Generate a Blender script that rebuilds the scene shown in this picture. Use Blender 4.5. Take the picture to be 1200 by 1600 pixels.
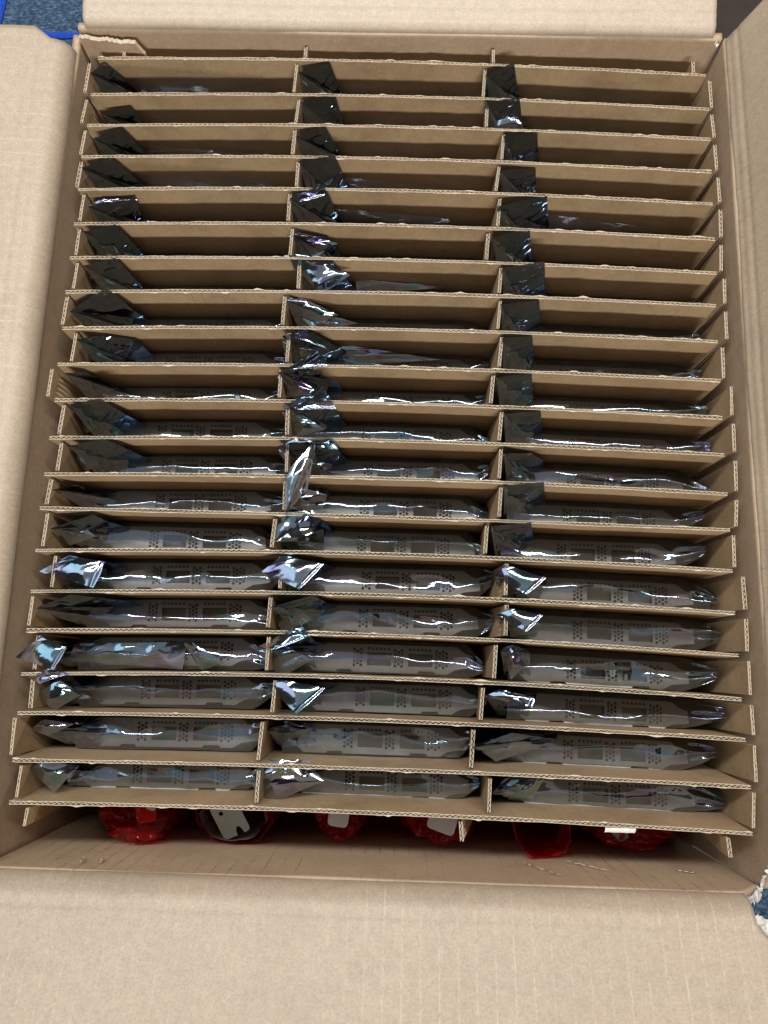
import bpy, math, random
import numpy as np
from mathutils import Matrix, Vector
from mathutils.geometry import delaunay_2d_cdt

# ------------------------------------------------------------------ camera, world, lamps, exposure
S = bpy.context.scene
for o in list(bpy.data.objects):
    bpy.data.objects.remove(o)
COL = S.collection
cam = bpy.data.cameras.new('camera')
cam.sensor_fit = 'VERTICAL'; cam.sensor_height = 36.0; cam.lens = 27.0
cam.clip_start = 0.01; cam.clip_end = 60.0
camo = bpy.data.objects.new('camera', cam); COL.objects.link(camo)
camo.matrix_world = Matrix(((0.99951079, -0.02623356, 0.01702862, 0.00870744),
                            (0.02904232, 0.98056018, -0.19405743, 0.0),
                            (-0.01160677, 0.19445704, 0.98084236, 0.49146447),
                            (0, 0, 0, 1)))
S.camera = camo
S.render.resolution_x = 768; S.render.resolution_y = 1024
W = bpy.data.worlds.new('World'); S.world = W; W.use_nodes = True
bg = W.node_tree.nodes['Background']
bg.inputs[0].default_value = (0.80, 0.92, 1.0, 1); bg.inputs[1].default_value = 0.014

def area(name, loc, target, sx, sy, watts, col):
    l = bpy.data.lights.new(name, 'AREA'); l.shape = 'RECTANGLE'; l.size = sx; l.size_y = sy
    l.energy = watts; l.color = col
    o = bpy.data.objects.new(name, l); COL.objects.link(o)
    o.location = loc
    d = Vector(target) - Vector(loc)
    o.rotation_euler = d.to_track_quat('-Z', 'Y').to_euler()
    return o
# ceiling panel a little behind the carton, ceiling panel in front of it (behind the photographer)
area('ceiling_or_fill_lamp', (-0.05, 0.82, 1.95), (0, 0.15, 0), 2.0, 0.16, 56, (1.0, 0.985, 0.95))
area('ceiling_or_fill_lamp', (0.25, -2.75, 1.98), (0, 0.15, 0), 1.3, 0.22, 90, (1.0, 0.97, 0.92))
area('ceiling_or_fill_lamp', (-1.5, 0.25, 1.45), (0, 0.15, 0), 1.05, 1.05, 7.0, (0.70, 0.85, 1.0))  # bluish window-like fill from the left, added for highlights on the bag films
area('ceiling_or_fill_lamp', (-0.25, 0.15, 2.1), (-0.05, 0.12, 0), 1.9, 1.9, 4.2, (0.84, 0.93, 1.0))  # soft overhead fill, added to give the films sheen and lift the brackets
S.view_settings.view_transform = 'Standard'; S.view_settings.look = 'None'
S.view_settings.exposure = 0.0; S.view_settings.gamma = 1.0; S.view_settings.use_curve_mapping = False
S.render.engine = 'CYCLES'
S.cycles.max_bounces = 14; S.cycles.transparent_max_bounces = 24; S.cycles.glossy_bounces = 5
S.cycles.caustics_reflective = False; S.cycles.caustics_refractive = False

# ------------------------------------------------------------------ measured layout, millimetres
# long dividers: left end x, y, right end x, y of the top edge, bow backwards in the middle
SH = [
    [-222.2, 435.0, 226.0, 428.8, 4.3],
    [-224.3, 404.0, 226.9, 400.5, 4.8],
    [-224.4, 378.4, 226.5, 376.0, 4.7],
    [-225.9, 352.7, 226.0, 349.8, 4.6],
    [-225.4, 326.5, 225.6, 324.6, 5.0],
    [-225.7, 299.3, 225.4, 297.3, 4.9],
    [-225.6, 273.1, 225.4, 271.6, 4.4],
    [-225.9, 247.3, 223.6, 247.3, 4.3],
    [-225.1, 220.2, 223.4, 221.1, 4.2],
    [-225.3, 194.0, 223.6, 193.1, 3.7],
    [-224.6, 168.4, 223.4, 167.0, 4.0],
    [-225.1, 141.8, 223.3, 141.5, 4.0],
    [-225.6, 116.7, 223.8, 115.1, 3.9],
    [-225.9, 93.8, 224.1, 91.4, 1.3],
    [-225.6, 65.8, 224.2, 64.8, 4.2],
    [-225.3, 39.2, 224.2, 38.0, 4.5],
    [-225.2, 14.4, 224.7, 11.7, 4.8],
    [-225.2, -12.8, 225.0, -15.1, 5.1],
    [-224.7, -36.6, 225.9, -39.2, 3.4],
    [-224.4, -64.9, 227.3, -66.8, 2.6],
    [-223.4, -89.6, 226.7, -93.4, 2.9],
]
# cross dividers: x of each finger top (back end, front end), per column line and row
FX = [
    [[-228.4, -229.7], [-227.6, -229.3], [-225.9, -227.1], [-226.0, -227.1], [-221.3, -222.3], [-221.7, -222.2], [-220.2, -221.2], [-224.6, -225.8], [-215.5, -216.8], [-229.3, -230.1], [-218.2, -219.3], [-217.0, -217.7], [-221.0, -222.3], [-220.9, -221.6], [-212.3, -212.7], [-224.2, -224.7], [-217.5, -217.8], [-218.0, -217.4], [-226.4, -226.3], [-219.0, -219.7]],
    [[-74.1, -75.2], [-71.1, -72.5], [-72.7, -73.5], [-69.0, -69.4], [-73.7, -73.9], [-70.4, -71.1], [-64.1, -64.0], [-73.0, -73.6], [-68.5, -69.1], [-72.7, -72.9], [-66.6, -66.3], [-65.6, -65.3], [-65.5, -65.2], [-70.8, -72.2], [-65.7, -65.3], [-70.8, -71.6], [-70.6, -70.9], [-65.0, -65.8], [-71.5, -72.8], [-72.1, -72.4]],
    [[65.0, 63.7], [66.5, 66.1], [78.6, 77.2], [75.3, 73.1], [75.8, 74.4], [67.7, 66.4], [76.7, 75.3], [76.2, 74.4], [77.1, 75.3], [71.4, 69.7], [77.0, 75.3], [76.6, 75.3], [76.6, 75.3], [67.4, 66.2], [80.2, 79.4], [80.2, 79.3], [73.3, 72.1], [65.3, 63.8], [59.5, 58.1], [69.8, 69.1]],
    [[229.0, 229.3], [228.9, 229.8], [229.9, 230.2], [230.7, 231.0], [231.1, 230.4], [230.1, 229.0], [230.8, 230.2], [230.3, 230.0], [226.7, 226.3], [231.1, 230.3], [230.8, 230.5], [230.6, 230.2], [229.9, 228.4], [226.4, 226.0], [230.9, 231.2], [231.3, 230.8], [231.3, 231.1], [231.2, 231.5], [231.6, 231.3], [229.4, 228.0]],
]
SB = [[-203.5, 446.1], [-68.2, 448.6], [71.1, 449.0], [217.7, 441.4]]
SF = [[-213.1, -103.1], [-70.6, -98.2], [53.0, -103.4], [213.4, -107.4]]
# left end of each card bracket, per column
BX = [
    [-200.0, -194.8, -200.1, -194.4, -197.9, -196.9, -195.6, -197.6, -199.4, -200.3, -201.1, -195.9, -198.2, -200.2, -195.9, -196.6, -200.6, -196.8, -196.8, -197.5],
    [-50.4, -54.9, -51.0, -57.2, -56.7, -52.8, -53.3, -54.2, -54.9, -52.6, -54.0, -51.7, -53.4, -54.5, -50.4, -51.6, -54.6, -51.8, -55.0, -56.9],
    [86.5, 92.1, 89.4, 91.6, 93.7, 90.2, 89.9, 86.4, 88.0, 89.9, 91.3, 92.3, 88.9, 84.6, 95.2, 94.6, 89.8, 88.5, 86.7, 89.6],
]
# bag mouths: left tip, upper corner, lower right end of the back panel
EAR = {
    (0,0): [[-225.5, 420.3, 2.4], [-217.1, 431.3, -0.0], [-200.5, 428.8, -25.9]],
    (0,1): [[-71.6, 422.9, 3.3], [-49.6, 433.3, 1.9], [-42.9, 430.8, -26.0]],
    (0,2): [[64.9, 422.8, 4.0], [85.0, 431.4, 6.8], [92.9, 428.9, -22.6]],
    (1,0): [[-216.6, 392.4, -5.4], [-197.5, 400.7, -7.2], [-191.6, 398.2, -22.4]],
    (1,1): [[-68.8, 397.3, 4.0], [-44.0, 403.6, 3.4], [-39.6, 401.1, -23.7]],
    (1,2): [[64.5, 399.9, 4.0], [89.0, 402.7, 6.4], [93.4, 401.6, -12.0]],
    (2,0): [[-218.3, 366.6, 1.9], [-197.9, 374.9, 2.4], [-187.8, 372.4, -22.3]],
    (2,1): [[-71.2, 369.8, 3.6], [-50.4, 378.3, 3.3], [-40.2, 375.8, -26.4]],
    (2,2): [[78.3, 373.0, 4.0], [102.5, 377.4, 1.7], [108.1, 374.9, -26.2]],
    (3,0): [[-223.1, 341.2, 4.0], [-201.7, 349.1, 4.3], [-186.7, 346.6, -26.1]],
    (3,1): [[-67.8, 349.5, 4.0], [-42.0, 352.4, 7.8], [-35.9, 349.9, -20.0]],
    (3,2): [[75.1, 345.3, 4.0], [101.5, 351.3, -1.5], [106.6, 348.8, -27.4]],
    (4,0): [[-217.5, 314.0, -0.8], [-185.5, 323.1, -2.8], [-186.3, 320.6, -23.0]],
    (4,1): [[-73.1, 320.0, 4.0], [-48.8, 326.8, 11.0], [-40.9, 324.3, -23.8]],
    (4,2): [[73.3, 317.2, 4.0], [108.4, 326.2, 3.6], [113.6, 323.7, -20.7]],
    (5,0): [[-216.4, 291.1, 4.0], [-193.4, 295.9, 6.6], [-184.5, 293.4, -29.7]],
    (5,1): [[-69.3, 291.4, 4.0], [-46.3, 299.5, -10.4], [-38.4, 297.0, -32.1]],
    (5,2): [[70.2, 293.5, 4.0], [96.0, 298.9, 4.1], [101.0, 296.4, -21.9]],
    (6,0): [[-213.7, 265.2, 4.0], [-190.6, 269.8, 7.2], [-182.6, 267.3, -30.9]],
    (6,1): [[-70.2, 273.3, 4.0], [-40.6, 273.0, 1.4], [-28.6, 270.5, -26.5]],
    (6,2): [[76.4, 269.4, 4.0], [104.8, 272.5, 10.0], [111.6, 270.0, -23.0]],
    (7,0): [[-222.9, 234.7, -3.5], [-193.1, 245.7, 12.0], [-182.3, 241.3, -13.1]],
    (7,1): [[-71.1, 242.2, 4.0], [-51.0, 247.7, -12.8], [-40.3, 245.2, -22.3]],
    (7,2): [[76.0, 243.3, 4.0], [102.6, 247.6, 1.3], [109.0, 245.1, -30.4]],
    (8,0): [[-212.7, 210.7, 4.0], [-197.9, 216.9, -2.9], [-178.0, 218.6, -12.0]],
    (8,1): [[-72.4, 216.4, 4.0], [-55.4, 220.7, 5.5], [-34.4, 218.2, -19.8]],
    (8,2): [[76.8, 218.6, 4.0], [97.3, 221.0, 2.8], [104.4, 218.5, -32.0]],
    (9,0): [[-218.3, 186.1, 4.0], [-208.5, 190.5, -3.0], [-192.2, 188.0, -32.6]],
    (9,1): [[-73.5, 190.1, 4.0], [-46.2, 203.0, 12.0], [-38.5, 199.2, -12.0]],
    (9,2): [[72.9, 190.1, 4.0], [96.1, 193.2, 5.7], [102.0, 190.7, -22.7]],
    (10,0): [[-212.5, 164.1, 4.0], [-189.4, 166.3, 12.0], [-179.5, 163.1, -12.0]],
    (10,1): [[-69.2, 166.8, 4.0], [-42.1, 178.0, 12.0], [-34.6, 169.5, -12.0]],
    (10,2): [[77.6, 165.1, 4.0], [102.4, 167.4, 3.0], [107.8, 164.9, -23.8]],
    (11,0): [[-209.3, 135.3, 4.0], [-184.5, 138.8, 12.0], [-172.7, 137.3, -12.0]],
    (11,1): [[-71.1, 138.9, 4.0], [-36.3, 142.6, 12.0], [-30.8, 139.6, -12.0]],
    (11,2): [[77.6, 137.9, 4.0], [97.6, 141.6, -7.3], [106.5, 139.1, -13.7]],
    (12,0): [[-218.5, 106.3, 0.7], [-208.8, 113.3, -13.1], [-199.9, 110.8, -30.8]],
    (12,1): [[-66.1, 106.5, -22.0], [-46.5, 136.8, 12.0], [-44.0, 124.0, -12.0]],
    (12,2): [[77.5, 116.3, 4.0], [102.2, 117.2, 12.0], [107.2, 114.7, -12.0]],
    (13,0): [[-219.1, 80.9, -3.3], [-190.2, 90.3, 0.6], [-183.4, 87.8, -12.6]],
    (13,1): [[-73.4, 81.0, -22.0], [-50.5, 92.3, 12.0], [-40.5, 93.3, -12.0]],
    (13,2): [[69.3, 89.0, 4.0], [93.8, 90.7, 12.0], [99.6, 87.4, -16.1]],
    (14,0): [[-227.5, 53.5, -13.0], [-200.6, 62.3, 5.8], [-183.5, 61.0, -12.0]],
    (14,1): [[-78.7, 57.0, -7.7], [-63.5, 65.7, 8.5], [-37.9, 63.3, -12.0]],
    (14,2): [[71.8, 56.9, 4.0], [79.7, 65.4, -3.1], [114.6, 60.4, -40.0]],
    (15,0): [[-219.3, 28.4, 4.0], [-194.4, 36.9, 12.0], [-170.4, 36.0, -12.0]],
    (15,1): [[-70.0, 33.4, 4.0], [-42.0, 40.8, 12.0], [-35.9, 38.1, -12.0]],
    (15,2): [[73.0, 31.9, 4.0], [85.4, 38.9, -22.2], [112.1, 35.7, -40.0]],
    (16,0): [[-234.5, -2.7, -9.0], [-215.0, 10.5, 2.5], [-202.5, 6.4, -26.0]],
    (16,1): [[-77.6, 8.0, -9.0], [-49.0, 21.6, 12.0], [-42.3, 13.1, -12.0]],
    (16,2): [[75.8, 10.9, 4.0], [81.4, 14.0, 12.0], [94.1, 11.7, -12.0]],
    (17,0): [[-231.4, -16.9, -22.0], [-204.3, -9.0, -9.0], [-189.9, -19.5, -12.0]],
    (17,1): [[-74.2, -16.4, -22.0], [-54.4, -11.9, -30.0], [-32.7, -17.3, -12.0]],
    (17,2): [[68.6, -18.7, -22.0], [74.1, -13.1, 7.8], [100.0, -19.0, -12.0]],
    (18,0): [[-225.6, -48.4, -22.0], [-207.4, -40.0, -0.8], [-190.7, -43.4, -12.0]],
    (18,1): [[-73.8, -43.9, -22.0], [-57.7, -38.0, 12.0], [-46.6, -42.2, -12.0]],
    (18,2): [[58.7, -48.4, 3.5], [81.7, -38.6, 8.7], [113.0, -43.3, -12.0]],
    (19,0): [[-224.6, -74.2, -22.0], [-210.9, -68.3, -16.0], [-184.4, -71.6, -12.0]],
    (19,1): [[-77.9, -72.4, -22.0], [-51.7, -64.8, -30.0], [-38.6, -69.2, -13.0]],
    (19,2): [[70.4, -75.6, -2.2], [80.7, -67.3, -11.6], [110.9, -69.5, -40.0]],
}
# sealed tips folded over: four corners
TAB = {
    (14,0): [[0.0007, [-223.3, 52.5, -4.0], [-202.6, 62.9, 1.0], [-177.8, 59.1, 3.0], [-182.7, 42.0, 4.0]], [0.001, [-224.2, 49.2, -20.0], [-206.7, 42.9, -16.0], [-184.1, 41.7, -19.0], [-214.8, 46.9, -24.0]]],
    (14,1): [[0.0007, [-78.1, 56.5, -4.0], [-64.6, 66.7, 1.0], [-36.5, 61.4, 3.0], [-51.1, 44.5, 4.0]]],
    (16,0): [[0.0007, [-232.1, -2.6, -4.0], [-215.7, 10.6, 1.0], [-196.6, 4.3, 3.0], [-202.7, -9.7, 4.0]], [0.0013, [-207.9, -3.8, -26.0], [-201.9, 7.2, -22.0], [-128.8, 10.6, -25.0], [-131.7, -7.5, -30.0]], [0.0022, [-132.0, 9.7, -26.0], [-124.6, 10.6, -22.0], [-102.3, -2.4, -25.0], [-118.8, -7.5, -30.0]]],
    (17,1): [[0.0007, [-70.5, -15.0, -4.0], [-60.7, -11.5, 1.0], [-32.3, -16.0, 3.0], [-49.2, -32.3, 4.0]]],
    (10,1): [[0.0007, [-70.6, 170.4, -4.0], [-43.7, 182.5, 1.0], [-33.4, 165.4, 3.0], [-57.1, 164.4, 4.0]], [0.0024, [-72.7, 168.9, -16.0], [-59.0, 166.7, -12.0], [-43.1, 157.5, -15.0], [-63.8, 151.4, -20.0]]],
    (9,1): [[0.0007, [-74.4, 193.3, -4.0], [-47.0, 208.6, 1.0], [-40.6, 195.5, 3.0], [-65.0, 192.6, 4.0]], [0.0024, [-77.3, 194.9, -16.0], [-59.4, 191.3, -12.0], [-48.0, 183.2, -15.0], [-71.4, 180.8, -20.0]]],
    (8,1): [[0.0007, [-72.8, 220.0, -4.0], [-56.0, 222.8, 1.0], [-41.2, 207.8, 3.0], [-59.6, 214.4, 4.0]], [0.0024, [-75.4, 221.0, -14.0], [-63.7, 216.5, -10.0], [-43.7, 210.9, -13.0], [-73.0, 209.9, -18.0]], [0.0016, [-50.2, 222.7, -31.0], [-33.8, 224.8, -27.0], [37.9, 216.0, -30.0], [-22.2, 212.7, -35.0]]],
    (16,1): [[0.0007, [-77.2, 8.7, -4.0], [-50.4, 23.3, 1.0], [-43.7, 15.8, 3.0], [-67.3, 6.4, 4.0]], [0.0022, [-80.7, 5.7, -18.0], [-64.3, 11.3, -14.0], [-43.9, 1.5, -17.0], [-64.3, -10.7, -22.0]]],
    (17,2): [[0.0007, [66.5, -18.0, -4.0], [75.8, -13.3, 1.0], [96.8, -17.6, 3.0], [95.0, -23.8, 4.0]]],
    (15,2): [[0.0007, [73.7, 32.4, -4.0], [81.1, 37.1, 1.0], [102.9, 32.8, 3.0], [92.6, 22.1, 4.0]], [0.002, [82.1, 28.2, -20.0], [91.9, 24.1, -16.0], [107.1, 24.7, -19.0], [86.9, 19.7, -24.0]]],
    (14,2): [[0.0007, [72.8, 57.0, -4.0], [79.1, 64.8, 1.0], [105.2, 56.3, 3.0], [92.8, 45.3, 4.0]]],
    (11,1): [[0.0007, [-71.5, 139.8, -4.0], [-62.9, 145.2, 1.0], [-34.2, 145.8, 3.0], [-31.3, 137.7, 4.0]], [0.0024, [-75.0, 141.9, -16.0], [-58.7, 141.2, -12.0], [-40.7, 133.2, -15.0], [-62.3, 126.4, -20.0]]],
    (4,1): [[0.0007, [-73.2, 327.3, -4.0], [-51.4, 333.6, 1.0], [-48.0, 323.2, 3.0], [-64.8, 317.2, 4.0]]],
    (7,0): [[0.0007, [-226.5, 239.7, -12.0], [-196.9, 250.8, 2.0], [-186.1, 245.6, -22.0], [-214.1, 244.8, -26.0]]],
    (17,0): [[0.0007, [-223.2, -14.7, -4.0], [-208.1, -9.1, 1.0], [-192.9, -11.4, 3.0], [-211.0, -18.2, 4.0]], [0.0022, [-219.4, -25.5, -10.0], [-203.5, -15.8, -6.0], [-189.0, -24.6, -9.0], [-207.7, -35.3, -14.0]]],
    (6,1): [[0.002, [-76.3, 281.7, -6.0], [-61.8, 281.0, -2.0], [-28.6, 267.2, -5.0], [-48.7, 254.3, -10.0]], [0.0016, [-50.4, 279.6, -31.0], [-38.4, 281.8, -27.0], [37.1, 271.9, -30.0], [-24.2, 267.9, -35.0]]],
    (7,1): [[0.002, [-77.2, 252.0, -10.0], [-65.1, 251.5, -6.0], [-36.0, 238.8, -9.0], [-55.2, 231.4, -14.0]], [0.0018, [-65.1, 248.3, -28.0], [-50.7, 247.7, -24.0], [-22.9, 241.3, -27.0], [-41.7, 239.7, -32.0]]],
    (12,1): [[0.0014, [-63.3, 92.9, 4.0], [-64.7, 119.2, 8.0], [-45.4, 144.4, 5.0], [-50.3, 111.6, 0.0]], [0.0022, [-66.1, 100.9, -16.0], [-58.0, 115.5, -12.0], [-38.7, 111.1, -15.0], [-42.6, 100.1, -20.0]]],
    (13,1): [[0.0024, [-74.5, 75.8, -4.0], [-64.2, 95.4, 0.0], [-37.8, 98.4, -3.0], [-49.2, 78.2, -8.0]]],
    (19,1): [[0.0024, [-80.6, -71.4, -6.0], [-66.9, -59.8, -2.0], [-41.9, -59.4, -5.0], [-33.1, -72.4, -10.0]], [0.002, [-80.4, -74.4, -18.0], [-59.3, -69.2, -14.0], [-33.5, -73.8, -17.0], [-70.7, -90.5, -22.0]]],
    (18,0): [[0.0012, [-221.9, -47.6, -14.0], [-212.3, -40.8, -10.0], [-192.8, -42.8, -13.0], [-211.7, -51.6, -18.0]]],
    (19,0): [[0.0022, [-220.2, -72.2, -14.0], [-211.7, -66.4, -10.0], [-187.2, -68.4, -13.0], [-203.7, -85.8, -18.0]]],
    (16,2): [[0.0016, [78.9, 12.5, -12.0], [84.4, 14.2, -8.0], [93.8, 1.6, -11.0], [84.7, -7.5, -16.0]]],
    (19,2): [[0.0014, [74.1, -77.9, -22.0], [83.7, -67.3, -18.0], [107.2, -67.4, -21.0], [99.9, -81.6, -26.0]]],
    (18,2): [[0.001, [61.5, -49.5, -20.0], [85.5, -40.6, -16.0], [110.3, -46.8, -19.0], [76.4, -59.3, -24.0]]],
    (5,1): [[0.002, [-75.3, 299.8, -12.0], [-67.2, 301.5, -8.0], [-39.0, 294.9, -11.0], [-55.5, 285.8, -16.0]]],
    (4,0): [[0.0016, [-220.4, 318.6, -8.0], [-209.0, 322.4, -4.0], [-185.1, 323.9, -7.0], [-208.8, 313.7, -12.0]]],
    (15,1): [[0.002, [-74.6, 33.4, -22.0], [-56.7, 35.3, -18.0], [-45.8, 27.2, -21.0], [-65.0, 17.7, -26.0]]],
    (13,0): [[0.0022, [-224.8, 81.9, -20.0], [-205.0, 87.0, -16.0], [-194.4, 79.0, -19.0], [-213.3, 73.1, -24.0]]],
    (11,0): [[0.002, [-219.8, 140.2, -22.0], [-206.4, 134.9, -18.0], [-198.3, 131.3, -21.0], [-208.5, 125.0, -26.0]]],
    (10,0): [[0.002, [-223.8, 170.4, -26.0], [-213.1, 162.3, -22.0], [-204.9, 158.8, -25.0], [-213.2, 154.0, -30.0]]],
    (8,0): [[0.002, [-222.9, 219.5, -22.0], [-208.0, 215.7, -18.0], [-188.3, 213.6, -21.0], [-213.9, 207.3, -26.0]]],
    (5,0): [[0.002, [-226.4, 302.7, -24.0], [-212.1, 293.9, -20.0], [-201.1, 290.7, -23.0], [-218.6, 291.1, -28.0]]],
    (6,0): [[0.002, [-223.6, 275.9, -24.0], [-209.5, 268.5, -20.0], [-200.7, 262.7, -23.0], [-216.8, 264.0, -28.0]]],
    (1,2): [[0.0018, [69.7, 405.5, -12.0], [85.7, 405.8, -8.0], [93.7, 393.3, -11.0], [72.6, 391.9, -16.0]]],
}

MM = 0.001
def sheet_y(i, x):
    xl, yl, xr, yr, b = (v * MM for v in SH[i])
    t = (x - xl) / (xr - xl)
    return yl + (yr - yl) * t + b * 4 * t * (1 - t)
FLOOR = -0.216; BASE = -0.2098; SLOT = -0.100
RIM = 0.008; XL, XR, YB, YF = -0.236, 0.236, 0.453, -0.127

BX[1][18] -= 4.0
# ------------------------------------------------------------------ helpers
def finish(o, label=None, cat=None, group=None, kind=None, parent=None):
    if label: o['label'] = label
    if cat: o['category'] = cat
    if group: o['group'] = group
    if kind: o['kind'] = kind
    if parent is not None: o.parent = parent
    return o
def empty(name, loc, label, cat, group=None):
    o = bpy.data.objects.new(name, None); COL.objects.link(o)
    o.empty_display_size = 0.01
    o.location = loc
    return finish(o, label, cat, group)
def mesh(name, V, F, mats, parent=None, smooth=True, mi=None):
    m = bpy.data.meshes.new(name)
    m.from_pydata([tuple(map(float, v)) for v in V], [], [tuple(f) for f in F])
    for x in (mats if isinstance(mats, (list, tuple)) else [mats]): m.materials.append(x)
    if mi is not None: m.polygons.foreach_set('material_index', mi)
    m.polygons.foreach_set('use_smooth', [smooth] * len(m.polygons))
    m.update()
    o = bpy.data.objects.new(name, m); COL.objects.link(o)
    if parent is not None:
        o.parent = parent
        o.matrix_parent_inverse = Matrix.Translation(-Vector(parent.location))
    return o
def gridF(n, k, off=0):
    F = []
    for i in range(n - 1):
        for j in range(k - 1):
            a = off + i * k + j
            F.append((a, a + k, a + k + 1, a + 1))
    return F
def _h(ix, iy, iz, s):
    n = (ix.astype(np.int64) * 374761393 + iy.astype(np.int64) * 668265263 + iz.astype(np.int64) * 2147483647 + s * 1274126177) & 0xffffffff
    n = ((n ^ (n >> 13)) * 1274126177) & 0xffffffff
    n = n ^ (n >> 16)
    return (n & 0xffff) / 65535.0
def vn(x, y, s=0, z=0.0):
    x = np.asarray(x, float); y = np.asarray(y, float); z = np.broadcast_to(np.asarray(z, float), np.broadcast(x, y).shape)
    x = np.broadcast_to(x, z.shape); y = np.broadcast_to(y, z.shape)
    ix, iy, iz = np.floor(x), np.floor(y), np.floor(z)
    fx, fy, fz = x - ix, y - iy, z - iz
    fx = fx * fx * (3 - 2 * fx); fy = fy * fy * (3 - 2 * fy); fz = fz * fz * (3 - 2 * fz)
    r = 0
    for a in (0, 1):
        for b in (0, 1):
            for c in (0, 1):
                w = (fx if a else 1 - fx) * (fy if b else 1 - fy) * (fz if c else 1 - fz)
                r = r + w * _h(ix + a, iy + b, iz + c, s)
    return r
def vsn(x, y, s=0, z=0.0):
    s = int(s)
    ix, iy, iz = math.floor(x), math.floor(y), math.floor(z)
    fx, fy, fz = x - ix, y - iy, z - iz
    fx = fx * fx * (3 - 2 * fx); fy = fy * fy * (3 - 2 * fy); fz = fz * fz * (3 - 2 * fz)
    def h(a, b, c):
        n = (a * 374761393 + b * 668265263 + c * 2147483647 + s * 1274126177) & 0xffffffff
        n = ((n ^ (n >> 13)) * 1274126177) & 0xffffffff
        return ((n ^ (n >> 16)) & 0xffff) / 65535.0
    def pl(c):
        a = h(ix, iy, c); a += (h(ix + 1, iy, c) - a) * fx
        b = h(ix, iy + 1, c); b += (h(ix + 1, iy + 1, c) - b) * fx
        return a + (b - a) * fy
    r = pl(iz)
    return r + (pl(iz + 1) - r) * fz if fz else r
def tri(x):
    f = x - np.floor(x); return 1 - np.abs(2 * f - 1)
def crumple(a, b, s):
    """sharp-creased crumple of film, a and b in mm, result about -1..1"""
    rng = np.random.RandomState(s % 100000)
    wx = a + 5 * (vn(a / 11, b / 11, s) - .5); wy = b + 5 * (vn(a / 11, b / 11, s + 3) - .5)
    h = 0
    for k in range(3):
        th = rng.uniform(0, math.pi); per = rng.uniform(9, 26)
        m = np.clip(2.2 * vn(a / 16, b / 16, s + 11 + k) - .6, 0, 1)
        h = h + m * (tri((wx * math.cos(th) + wy * math.sin(th)) / per + rng.rand()) - .5)
    h = h + .75 * (1 - 2 * np.abs(2 * vn(wx / 13, wy / 13, s + 5) - 1))
    h = h + .10 * (1 - 2 * np.abs(2 * vn(wx / 5, wy / 5, s + 6) - 1))
    return h * .6

# ------------------------------------------------------------------ materials
def mat(name):
    m = bpy.data.materials.new(name); m.use_nodes = True
    nt = m.node_tree; nt.nodes.clear()
    out = nt.nodes.new('ShaderNodeOutputMaterial')
    def N(t, **k):
        n = nt.nodes.new(t)
        for a, b in k.items(): setattr(n, a, b)
        return n
    return m, nt, out, N, nt.links.new
def noise(N, Lk, co, sc, det=3, rough=.6):
    n = N('ShaderNodeTexNoise'); n.inputs['Scale'].default_value = sc; n.inputs['Detail'].default_value = det
    n.inputs['Roughness'].default_value = rough
    Lk(co, n.inputs['Vector']); return n
def ramp(N, Lk, fac, stops):
    r = N('ShaderNodeValToRGB'); el = r.color_ramp.elements
    while len(el) < len(stops): el.new(.5)
    for e, (p, c) in zip(el, stops):
        e.position = p; e.color = (*c, 1) if len(c) == 3 else c
    Lk(fac, r.inputs[0]); return r
def mix(N, Lk, fac, a, b, bt='MIX'):
    m = N('ShaderNodeMix', data_type='RGBA', blend_type=bt)
    if isinstance(fac, (int, float)): m.inputs[0].default_value = fac
    else: Lk(fac, m.inputs[0])
    for i, v in ((6, a), (7, b)):
        if isinstance(v, tuple): m.inputs[i].default_value = (*v, 1)
        else: Lk(v, m.inputs[i])
    return m.outputs[2]
def math_(N, Lk, op, a, b=None, c=None):
    m = N('ShaderNodeMath', operation=op)
    for i, v in enumerate((a, b, c)):
        if v is None: continue
        if isinstance(v, (int, float)): m.inputs[i].default_value = v
        else: Lk(v, m.inputs[i])
    return m.outputs[0]

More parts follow.
